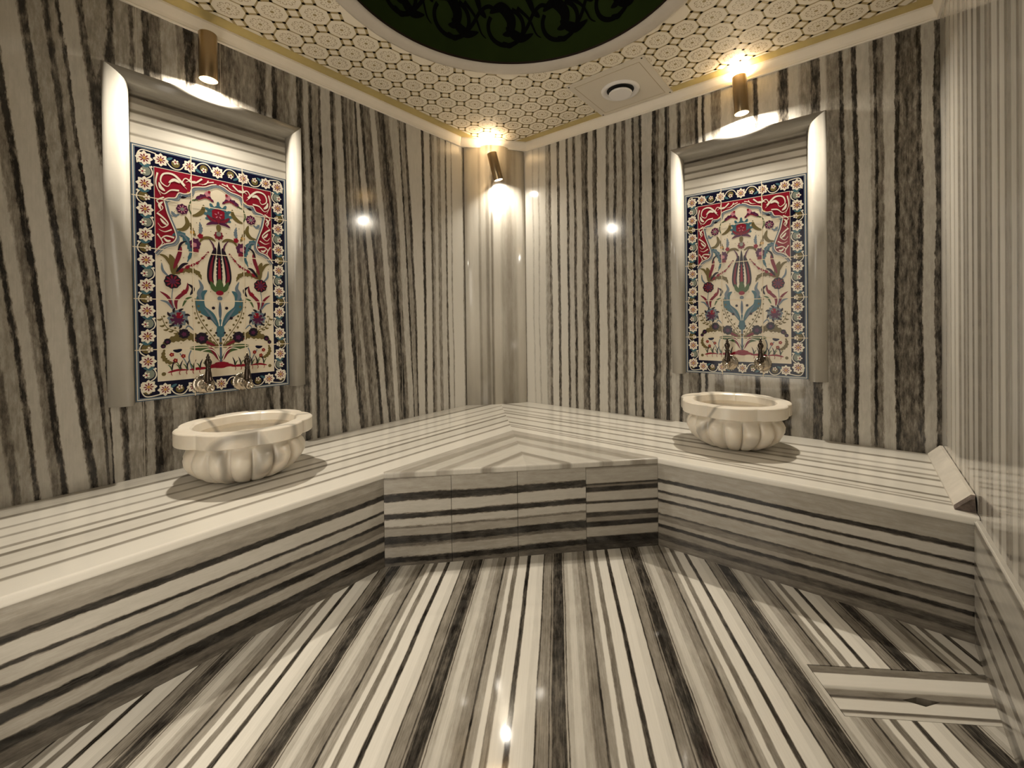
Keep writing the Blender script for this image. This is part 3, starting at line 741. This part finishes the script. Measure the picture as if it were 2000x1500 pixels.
    p.leaf([(.06, 3.28), (.16, 3.34), (.30, 3.32), (.38, 3.20)], .035, 'olive', 6)
    # carnation and blue plume
    p.disc((.45, 3.18), .10, 'purple', 7, 24, .14, 7, .3, 1.25); p.disc((.47, 3.16), .05, 'pink', 8, 14, .15, 5); p.disc((.44, 3.04), .055, 'dred', 8, 12, .1, 5)
    p.leaf([(.86, 3.30), (.70, 3.36), (.58, 3.20), (.53, 3.00), (.60, 2.78)], .055, 'teal', 6, teeth=9)
    p.leaf([(.82, 3.32), (.66, 3.34), (.56, 3.16)], .018, 'slate', 7)
    # tulip
    p.mirror = True
    p.leaf([(.02, 2.20), (.17, 2.42), (.16, 2.76), (.09, 3.06), (.07, 3.16)], .062, 'black', 7, peak=.4)
    p.leaf([(.05, 2.26), (.17, 2.45), (.155, 2.76), (.10, 3.0)], .028, 'dred', 8, peak=.4)
    for k in range(7): p.disc((.075-.004*k, 2.40+.085*k), .016, 'white', 9, 6)
    p.leaf([(.10, 3.08), (.11, 3.20), (.20, 3.34)], .018, 'purple', 7)
    p.mirror = False
    p.leaf([(0, 2.22), (0, 2.6), (0, 3.0), (0, 3.30)], .06, 'black', 7, peak=.35); p.leaf([(0, 2.34), (0, 2.6), (0, 2.95)], .032, 'red', 8, peak=.35)
    p.mirror = True
    p.leaf([(.02, 2.18), (.12, 2.28), (.17, 2.42)], .05, 'green', 10); p.leaf([(.02, 2.2), (.08, 2.3), (.10, 2.46)], .03, 'white', 9)
    p.mirror = False
    p.leaf([(0, 2.16), (0, 2.32), (0, 2.48)], .075, 'green', 10); p.disc((0, 2.17), .075, 'red', 11, 14, 0, 1, 0, .7)
    p.disc((0, 2.05), .05, 'slate', 7, 12); p.leaf([(0, 1.60), (0, 1.8), (0, 1.98)], .03, 'blue', 7)
    p.mirror = True
    # curved blue leaves holding the tulip
    p.leaf([(.03, 1.40), (.16, 1.66), (.36, 1.84), (.36, 2.10), (.24, 2.22)], .085, 'teal', 7, peak=.5)
    p.stroke([(.06, 1.52), (.24, 1.64), (.40, 1.82), (.41, 2.0)], .014, 'red', 6)
    p.leaf([(.34, 1.98), (.40, 2.14), (.34, 2.28), (.40, 2.44)], .04, 'slate', 7)
    p.leaf([(.08, 1.50), (.20, 1.70), (.31, 1.85)], .022, 'slate', 8)
    for q in ((.22, 1.62), (.13, 1.84)): p.disc(q, .035, 'black', 8, 7)
    p.stroke([(.02, 1.45), (.05, 1.70), (.07, 1.95)], .010, 'white', 8)
    p.mirror = False
    p.leaf([(0, 1.20), (0, 1.36), (0, 1.62)], .085, 'teal', 7, peak=.35); p.disc((0, 1.34), .075, 'teal', 8, 10)
    p.stroke([(0, .55), (0, .9), (0, 1.35)], .022, 'blue', 6)
    p.mirror = True
    p.disc((.085, 1.30), .025, 'black', 8, 6)
    # fronds with paired dots
    fr = p.curve([(.04, 1.02), (.16, 1.22), (.34, 1.50), (.44, 1.74), (.47, 2.04)], 5)
    p.strip(fr, lambda t: .008, 'olive', 6)
    for i in range(1, len(fr), 2):
        x, y = fr[i]; dx, dy = fr[i][0]-fr[i-1][0], fr[i][1]-fr[i-1][1]; l = math.hypot(dx, dy)
        for s in (-1, 1): p.disc((x-dy/l*.05*s, y+dx/l*.05*s), .026, 'olive', 7, 7)
    # sweeping leaves with dark blossoms
    p.leaf([(.04, .98), (.30, 1.14), (.62, 1.24), (.95, 1.16), (1.05, 1.02)], .085, 'olive', 6, teeth=14, peak=.4)
    p.leaf([(.10, 1.02), (.30, 1.12), (.50, 1.16)], .03, 'dred', 7)
    for c, r in (((.36, 1.20), .12), ((.68, 1.30), .10), ((.97, 1.15), .06), ((1.04, 1.06), .045)):
        p.disc(c, r, 'black', 8, 20, .12, 9); p.disc((c[0], c[1]-.01), r*.45, 'purple', 9, 10, .2, 5)
    # lower fan leaves
    p.leaf([(.0, .72), (.18, .92), (.36, .98), (.60, 1.0)], .065, 'green', 6, peak=.55)
    p.leaf([(.02, .68), (.14, .90), (.24, 1.02)], .035, 'dred', 6)
    p.stroke([(.03, .70), (.10, .88), (.22, .96), (.38, .92)], .010, 'white', 8)
    p.leaf([(1.02, 1.00), (1.04, .84), (.94, .72), (.80, .72)], .045, 'olive', 6, teeth=8)
    # lower sprigs
    p.leaf([(.72, .98), (.80, .95), (.88, .97)], .035, 'navy', 7)
    for c in ((.90, .88), (.70, .84), (.84, .76)): p.disc(c, .042, 'red', 7, 10, .15, 5); p.disc(c, .014, 'orange', 8, 5)
    p.stroke([(.62, .55), (.66, .72), (.76, .90)], .010, 'slate', 6); p.stroke([(.72, .56), (.80, .70), (.84, .76)], .008, 'green', 6)
    p.stroke([(.55, .56), (.60, .80), (.56, .95)], .012, 'slate', 6)
    # ground line and grass
    p.leaf([(.98, .52), (.80, .56), (.60, .545)], .022, 'red', 7); p.leaf([(.60, .545), (.40, .56), (.20, .55)], .03, 'red', 7)
    for x in (.28, .40, .52, .64, .76, .90):
        p.leaf([(x, .55), (x-.01, .66), (x-.05, .76)], .013, 'black', 7); p.leaf([(x, .55), (x+.03, .64), (x+.07, .68)], .011, 'green', 7)
        p.stroke([(x, .54), (x+.015, .50), (x, .46)], .006, 'red', 7)
    p.disc((1.04, .50), .04, 'olive', 6, 8)
    p.mirror = False
    p.disc((0, .60), .17, 'red', 8, 20, .08, 9, 0, .42); p.leaf([(-.28, .57), (0, .60), (.28, .57)], .05, 'red', 8)
    p.mirror = True
    # dark round flowers
    p.disc((.86, 2.37), .145, 'black', 7, 36, .05, 9); p.petals((.86, 2.37), .13, 9, 'dred', 8, .20, 0, .3); p.disc((.86, 2.37), .055, 'purple', 9, 12)
    p.disc((.78, 1.62), .175, 'slate', 7, 33, .10, 11); p.disc((.79, 1.60), .12, 'purple', 8, 24, .12, 8); p.disc((.76, 1.68), .065, 'red', 9, 12, .12, 6)
    p.petals((.78, 1.60), .16, 7, 'grey', 9, .10, .3, .55)
    for a in (20, 60, 100, 150, 200, 250, 300): 
        r = math.radians(a); p.leaf([(.78+.13*math.cos(r), 1.62+.13*math.sin(r)), (.78+.18*math.cos(r+.1), 1.62+.18*math.sin(r+.1)), (.78+.22*math.cos(r+.3), 1.62+.22*math.sin(r+.3))], .022, 'black', 8)
    # leaves above the round flower
    p.leaf([(.84, 2.50), (.84, 2.72), (.90, 2.92)], .07, 'olive', 6); p.leaf([(.84, 2.62), (.74, 2.92), (.70, 3.10)], .04, 'dred', 7); p.leaf([(.76, 3.0), (.70, 3.16), (.60, 3.22)], .022, 'black', 7)
    p.leaf([(.84, 2.60), (.96, 2.84), (1.08, 2.90)], .03, 'olive', 6); p.leaf([(.92, 2.46), (1.02, 2.58), (1.04, 2.74)], .022, 'slate', 6)
    p.leaf([(.82, 2.52), (.62, 2.62), (.42, 2.58), (.34, 2.44)], .05, 'olive', 6, teeth=7)
    br = p.curve([(.80, 2.54), (.60, 2.68), (.42, 2.78), (.24, 3.00)], 4)
    p.strip(br, lambda t: .008, 'dred', 6)
    for i in range(2, len(br), 2): p.disc(br[i], .045-.0018*i, 'red', 7, 8, .2, 4); p.disc((br[i][0]-.03, br[i][1]+.035), .020, 'dred', 7, 6)
    p.leaf([(.80, 2.56), (.68, 2.72), (.58, 2.76)], .03, 'black', 7)
    # side leaves between the flowers
    p.leaf([(.80, 1.80), (.80, 2.0), (.62, 2.20), (.60, 2.36)], .035, 'dred', 6); p.disc((.66, 2.16), .05, 'red', 7, 9, .2, 5)
    p.leaf([(.56, 2.10), (.50, 2.24), (.60, 2.34)], .030, 'black', 6); p.leaf([(.70, 1.86), (.62, 2.02), (.52, 2.06)], .022, 'green', 6)
    p.leaf([(.86, 1.82), (.94, 2.04), (1.08, 2.16)], .028, 'dred', 6); p.leaf([(.86, 1.80), (.96, 1.94), (1.08, 1.98)], .022, 'slate', 6)
    p.stroke([(.86, 2.24), (.88, 2.0), (.84, 1.80)], .008, 'slate', 6)
    # edge sprigs low
    st = p.curve([(.66, 1.26), (.82, 1.36), (.98, 1.44), (1.06, 1.66)], 4); p.strip(st, lambda t: .007, 'olive', 6)
    for i in range(1, len(st), 2): p.leaf([st[i], (st[i][0]+.04, st[i][1]-.03), (st[i][0]+.09, st[i][1]-.02)], .020, 'olive', 6); p.disc((st[i][0]-.03, st[i][1]+.04), .022, 'olive', 6, 6)
    p.leaf([(.50, 1.36), (.60, 1.46), (.66, 1.38)], .016, 'slate', 6)
    # specks
    for k in range(26): p.disc((rnd.uniform(.15, 1.1), rnd.uniform(.7, 3.9)), .010, 'olive', 6, 5)
    p.mirror = False
    # joints between the tiles
    for u in (-.5, .5): p.poly(R_(u-.0085, 0, u+.0085, 5), 'grout', 13)
    for v in (1, 2, 3, 4): p.poly(R_(-1.5, v-.0085, 1.5, v+.0085), 'grout', 13)
    return p
MU = mural()

def niche(side, c, zb, label_f, label_m):
    """local frame: u along the wall (right as seen), o out of the wall, z up; base at the bottom centre"""
    if side == 'L': loc = (0, c, zb); uo = lambda u, o, z: (o, u, z)
    else: loc = (c, 0, zb); uo = lambda u, o, z: (u, -o, z)
    # mural
    bm = bmesh.new()
    h = TW/2
    v0 = [bm.verts.new(uo(u, o, z)) for o in (0.001, .004) for u, z in ((-h, 0), (h, 0), (h, THH), (-h, THH))]
    fs = [bm.faces.new([v0[i] for i in q]) for q in ((0, 1, 2, 3), (4, 5, 6, 7), (0, 1, 5, 4), (1, 2, 6, 5), (2, 3, 7, 6), (3, 0, 4, 7))]
    for f in fs: f.material_index = TIDX['grout']
    MU.build(bm, lambda x, y, o: uo(x/3*TW, .0046+o, y/5*THH), TIDX, .00008, 2.5e-7)
    m = from_bm('tile_mural', bm, [TM[k] for k in TCOL], normals=False); m.location = loc
    tag(m, label_m, 'tile panel', 'floral tile murals')
    # surround
    root = empty('niche_surround', loc)
    tag(root, label_f, 'stone surround', 'stone surrounds')
    IW, OW, ZT, WI = h+.002, h+.086, 1.325, .084
    prof = []
    for i in range(13):
        t = i/12
        prof.append((t*WI, .008 + .040*math.sin(math.pi*(t**.62))**.75 if 0 < t < 1 else (.002 if t == 0 else .006)))
    prof = [(0, .001)] + prof + [(WI, .001)]
    def piece(name, path_a, path_b, m):
        bm = bmesh.new()
        A = [bm.verts.new(uo(*path_a(w, o))) for w, o in prof]; B = [bm.verts.new(uo(*path_b(w, o))) for w, o in prof]
        k = len(prof)
        for i in range(k):
            f = bm.faces.new((A[i], A[(i+1) % k], B[(i+1) % k], B[i])); f.smooth = 0 < i < k-2
        bm.faces.new(A[::-1]); bm.faces.new(B)
        return from_bm(name, bm, m, root)
    zo = -.008
    ZI = ZT - .01
    piece('jamb', lambda w, o: (-IW-w, o, zo), lambda w, o: (-IW-w, o, ZI+w), M_FRAME)
    piece('jamb', lambda w, o: (IW+w, o, zo), lambda w, o: (IW+w, o, ZI+w), M_FRAME)
    piece('lintel', lambda w, o: (-IW-w, o, ZI+w), lambda w, o: (IW+w, o, ZI+w), M_HEAD)
    bm = bmesh.new()
    vs = [bm.verts.new(uo(u, o, z)) for o in (.001, .004) for u, z in ((-h, THH+.001), (h, THH+.001), (h, ZI+.003), (-h, ZI+.003))]
    for q in ((0, 1, 2, 3), (4, 5, 6, 7), (0, 1, 5, 4), (1, 2, 6, 5), (2, 3, 7, 6), (3, 0, 4, 7)): bm.faces.new([vs[i] for i in q])
    for v in bm.verts: v.co -= Vector((0, 0, THH))
    b = from_bm('marble_band', bm, M_BAND, root); b.location = (0, 0, THH)
    return root
niche('L', -2.032, .735, 'moulded pale stone surround on the left-hand wall, nearest the camera', 'colourful floral tile mural with tulip on the left-hand wall')
niche('R', 1.867, .728, 'moulded pale stone surround on the far right wall, smaller in view', 'colourful floral tile mural with tulip on the far right wall')

# ------------------------------------------------------------------ basins
def make_basin():
    root = empty('wash_basin', (0, 0, 0))
    # scalloped bowl
    bm = bmesh.new(); NB = 192; LOB = 16
    prof = [(.100, .0), (.135, .004), (.168, .022), (.197, .050), (.213, .080), (.216, .105), (.209, .128), (.200, .142), (.198, .155), (.202, .172),
            (.196, .174), (.19, .170), (.180, .14), (.15, .09), (.10, .055), (.0005, .045)]
    amp = [.006, .008, .012, .015, .016, .016, .013, .006, .001, .0] + [0]*6
    def rf(a, k, r, z):
        c = abs(math.sin(a*LOB/2))
        return r + amp[k]*((c**.5) - .68)*2.3
    rings = []
    for k, (r, z) in enumerate(prof):
        rings.append([bm.verts.new((rf(2*math.pi*i/NB, k, r, z)*math.cos(2*math.pi*i/NB), rf(2*math.pi*i/NB, k, r, z)*math.sin(2*math.pi*i/NB), z)) for i in range(NB)])
    for a_, b_ in zip(rings, rings[1:]):
        for i in range(NB): bm.faces.new((a_[i], a_[(i+1) % NB], b_[(i+1) % NB], b_[i]))
    bm.faces.new(rings[0][::-1]); bm.faces.new(rings[-1])
    from_bm('bowl', bm, M_BASIN, root, smooth=True)
    # rim: four broad lobes with small steps between them
    bm = bmesh.new()
    def rr(a):
        u = abs(math.sin(3.5*(a - math.radians(48))))
        return .237 + .020*u**.6
    zz = [(-.012, .168), (-.002, .169), (0, .172), (0, .222), (-.003, .2255), (-.008, .227), (-.052, .227), (-.060, .221), (-.068, .19), (-.06, .168)]
    rings = []
    for (o, z) in zz:
        ring = []
        for i in range(NB):
            a = 2*math.pi*i/NB
            r = (rr(a) + o) if o > -.03 else (.252 + o + .25*(rr(a)-.252))
            ring.append(bm.verts.new((r*math.cos(a), r*math.sin(a), z)))
        rings.append(ring)
    for a_, b_ in zip(rings, rings[1:]+rings[:1]):
        for i in range(NB): bm.faces.new((a_[i], a_[(i+1) % NB], b_[(i+1) % NB], b_[i]))
    from_bm('rim', bm, M_BASIN, root)
    return root
b1 = make_basin()
b1.location = (.315, -2.035, HB+.001); b1.rotation_euler.z = math.radians(-60)
tag(b1, 'lobed cream marble wash basin on the left bench, nearest the camera', 'wash basin', 'carved marble basins')
b2 = copy_tree(b1)
b2.location = (1.888, -.340, HB+.001); b2.rotation_euler.z = 0
tag(b2, 'lobed cream marble wash basin on the right bench, below the far wall mural', 'wash basin', 'carved marble basins')

# ------------------------------------------------------------------ taps
def make_tap():
    """local: +x out of the wall, z up, origin on the wall at the rosette centre"""
    root = empty('water_tap', (0, 0, 0))
    bm = bmesh.new()
    M = frame_mat((0, 0, 0), (1, 0, 0))
    lathe(bm, [(.044, 0), (.044, .003), (.041, .006), (.030, .008), (.016, .010), (.0145, .018)], 64, M, lambda a, k, r, z: r*(1+.03*math.cos(20*a)) if k < 4 else r)
    from_bm('rosette', bm, M_CHROME, root, smooth=True)
    bm = bmesh.new()
    lathe(bm, [(.010, .015), (.011, .04), (.015, .052), (.017, .066), (.015, .078), (.010, .084)], 24, M)
    from_bm('body', bm, M_CHROME, root, smooth=True)
    bm = bmesh.new()   # tall turned handle
    M2 = Matrix.Translation((.070, 0, .012))
    lathe(bm, [(.012, 0), (.018, .006), (.018, .010), (.015, .014), (.013, .04), (.010, .06), (.013, .063), (.008, .067), (.010, .075), (.014, .085), (.015, .094),
               (.010, .104), (.006, .110), (.009, .114), (.005, .120), (.002, .134)], 20, M2)
    from_bm('handle', bm, M_BRONZE, root, smooth=True)['label'] = 'dark turned upright handle'
    bm = bmesh.new()   # stubby spout drum pointing out and down
    M3 = frame_mat((.066, 0, -.004), (1, 0, -.35))
    lathe(bm, [(.010, 0), (.016, .004), (.019, .012), (.019, .028), (.016, .036), (.010, .038), (.009, .03)], 24, M3)
    from_bm('spout', bm, M_CHROME, root, smooth=True)
    return root
t0 = make_tap()
taps = [((.0062, -2.105, .785), 0, 'left tap of the pair over the left basin, ribbed round rosette and tall dark handle'),
        ((.0062, -1.944, .778), 0, 'right tap of the pair over the left basin, ribbed round rosette and tall dark handle'),
        ((1.803, -.0062, .800), -90, 'left tap of the pair over the right basin, ribbed round rosette and tall dark handle'),
        ((1.971, -.0062, .802), -90, 'right tap of the pair over the right basin, ribbed round rosette and tall dark handle')]
for i, (loc, rz, lab) in enumerate(taps):
    o = t0 if i == 0 else copy_tree(t0)
    o.location = loc; o.rotation_euler.z = math.radians(rz)
    tag(o, lab, 'tap', 'ornate wall taps')

# ------------------------------------------------------------------ wall lamps
def make_lamp(loc, rz, tilt, lab, up=True, pw=1.0, sp=170):
    """local: +x out of the wall, origin at the wall plate"""
    root = empty('wall_lamp', loc, rz)
    tag(root, lab, 'wall lamp', 'cylinder wall lamps')
    q = math.radians(tilt)
    ax = Vector((0, math.sin(q), math.cos(q)))
    M = frame_mat(Vector((.062, 0, 0)), ax, (1, 0, 0))
    h = .105; r = .037
    bm = bmesh.new()
    lathe(bm, [(r-.006, -h+.006), (r-.006, -h), (r-.001, -h), (r, -h+.002), (r, h-.002), (r-.001, h), (r-.006, h), (r-.006, h-.006)], 40, M)
    sh = from_bm('lamp_tube', bm, M_LAMP, root)
    for f in sh.data.polygons: f.use_smooth = f.area > .001
    bm = bmesh.new()
    lathe(bm, [(.022, 0), (.022, .008), (.012, .012), (.008, .016), (.008, .03)], 24, frame_mat((0, 0, 0), (1, 0, 0)))
    from_bm('wall_mount', bm, M_LAMP, root, smooth=True)
    for s in ((-1, 1) if up else (-1,)):
        bm = bmesh.new()
        lathe(bm, [(r-.0062, s*(h-.0055)), (r-.0062, s*(h-.004))][::1], 32, M)
        from_bm('lens', bm, M_LENS, root)['label'] = 'white glowing lens'
        ld = bpy.data.lights.new('lamp_light', 'AREA'); ld.shape = 'DISK'; ld.size = .056; ld.spread = math.radians(sp)
        ld.energy = DOWN_W*pw if s < 0 else UP_W; ld.color = WARM if s < 0 else (1.0, .74, .45)
        lo_ = bpy.data.objects.new('lamp_light', ld); COL.objects.link(lo_); lo_.parent = root
        d = ax*s; p = Vector((.062, 0, 0)) + ax*(s*(h+.0015))
        z = -d; x = Vector((1, 0, 0)); x = (x - z*x.dot(z)).normalized(); y = z.cross(x)
        lo_.matrix_local = Matrix(((x.x, y.x, z.x, p.x), (x.y, y.y, z.y, p.y), (x.z, y.z, z.z, p.z), (0, 0, 0, 1)))
    return root
make_lamp((0, -2.078, 2.288), 0, 0, 'bronze cylinder wall lamp above the left stone surround', up=False)
make_lamp((1.880, 0, 2.312), math.radians(-90), -3, 'bronze cylinder wall lamp above the right stone surround, lit up and down')
make_lamp((.168, -.212, 2.25), math.atan2(-P2, P1), -14, 'tilted bronze cylinder wall lamp on the corner pillar', pw=.12, sp=140)

# ------------------------------------------------------------------ vent panel in the ceiling
v = empty('ceiling_vent', (1.255, -.268, ZC))
tag(v, 'square off-white ceiling access panel with a round air valve, beside the green dome', 'ceiling vent')
bm = bmesh.new(); box(bm, -.243, -.243, -.007, .243, .237, -.0005)
bmesh.ops.bevel(bm, geom=[e for e in bm.edges if all(abs(q.co.z+.007) < 1e-5 for q in e.verts)], offset=.002, segments=2, affect='EDGES')
from_bm('cover_panel', bm, M_VENT, v)
bm = bmesh.new()
for (x0, y0, x1, y1) in ((-.205, -.205, .205, -.202), (-.205, .202, .205, .205), (-.205, -.202, -.202, .202), (.202, -.202, .205, .202)): box(bm, x0, y0, -.0076, x1, y1, -.0071)
from_bm('panel_groove', bm, M_PFINE, v)
bm = bmesh.new()
k = 64; rg = []
for r, z in ((.116, -.0072), (.113, -.016), (.102, -.020), (.088, -.014), (.080, -.0072)): rg.append([bm.verts.new((r*math.cos(2*math.pi*i/k), r*math.sin(2*math.pi*i/k), z)) for i in range(k)])
for a_, b_ in zip(rg, rg[1:]):
    for i in range(k): bm.faces.new((a_[i], a_[(i+1) % k], b_[(i+1) % k], b_[i]))
from_bm('valve_ring', bm, M_VENTW, v, smooth=True)['label'] = 'white round valve ring'
bm = bmesh.new(); lathe(bm, [(.084, -.0072), (.084, -.0085)], 48); from_bm('valve_gap_shade', bm, M_DARK, v)['label'] = 'dark plate standing in for the shade around the valve disc'  # near-black plate, shade of the valve gap put in as colour
bm = bmesh.new(); lathe(bm, [(.012, -.009), (.012, -.022), (.064, -.022), (.070, -.028), (.066, -.036), (.001, -.037)], 48); from_bm('valve_disc', bm, M_VENTW, v, smooth=False)
for x in (-.228, .228):
    for y in (-.228, .222):
        bm = bmesh.new(); lathe(bm, [(.005, -.0072), (.005, -.0085), (.003, -.0092)], 12, Matrix.Translation((x, y, 0))); from_bm('screw', bm, M_DARK, v)
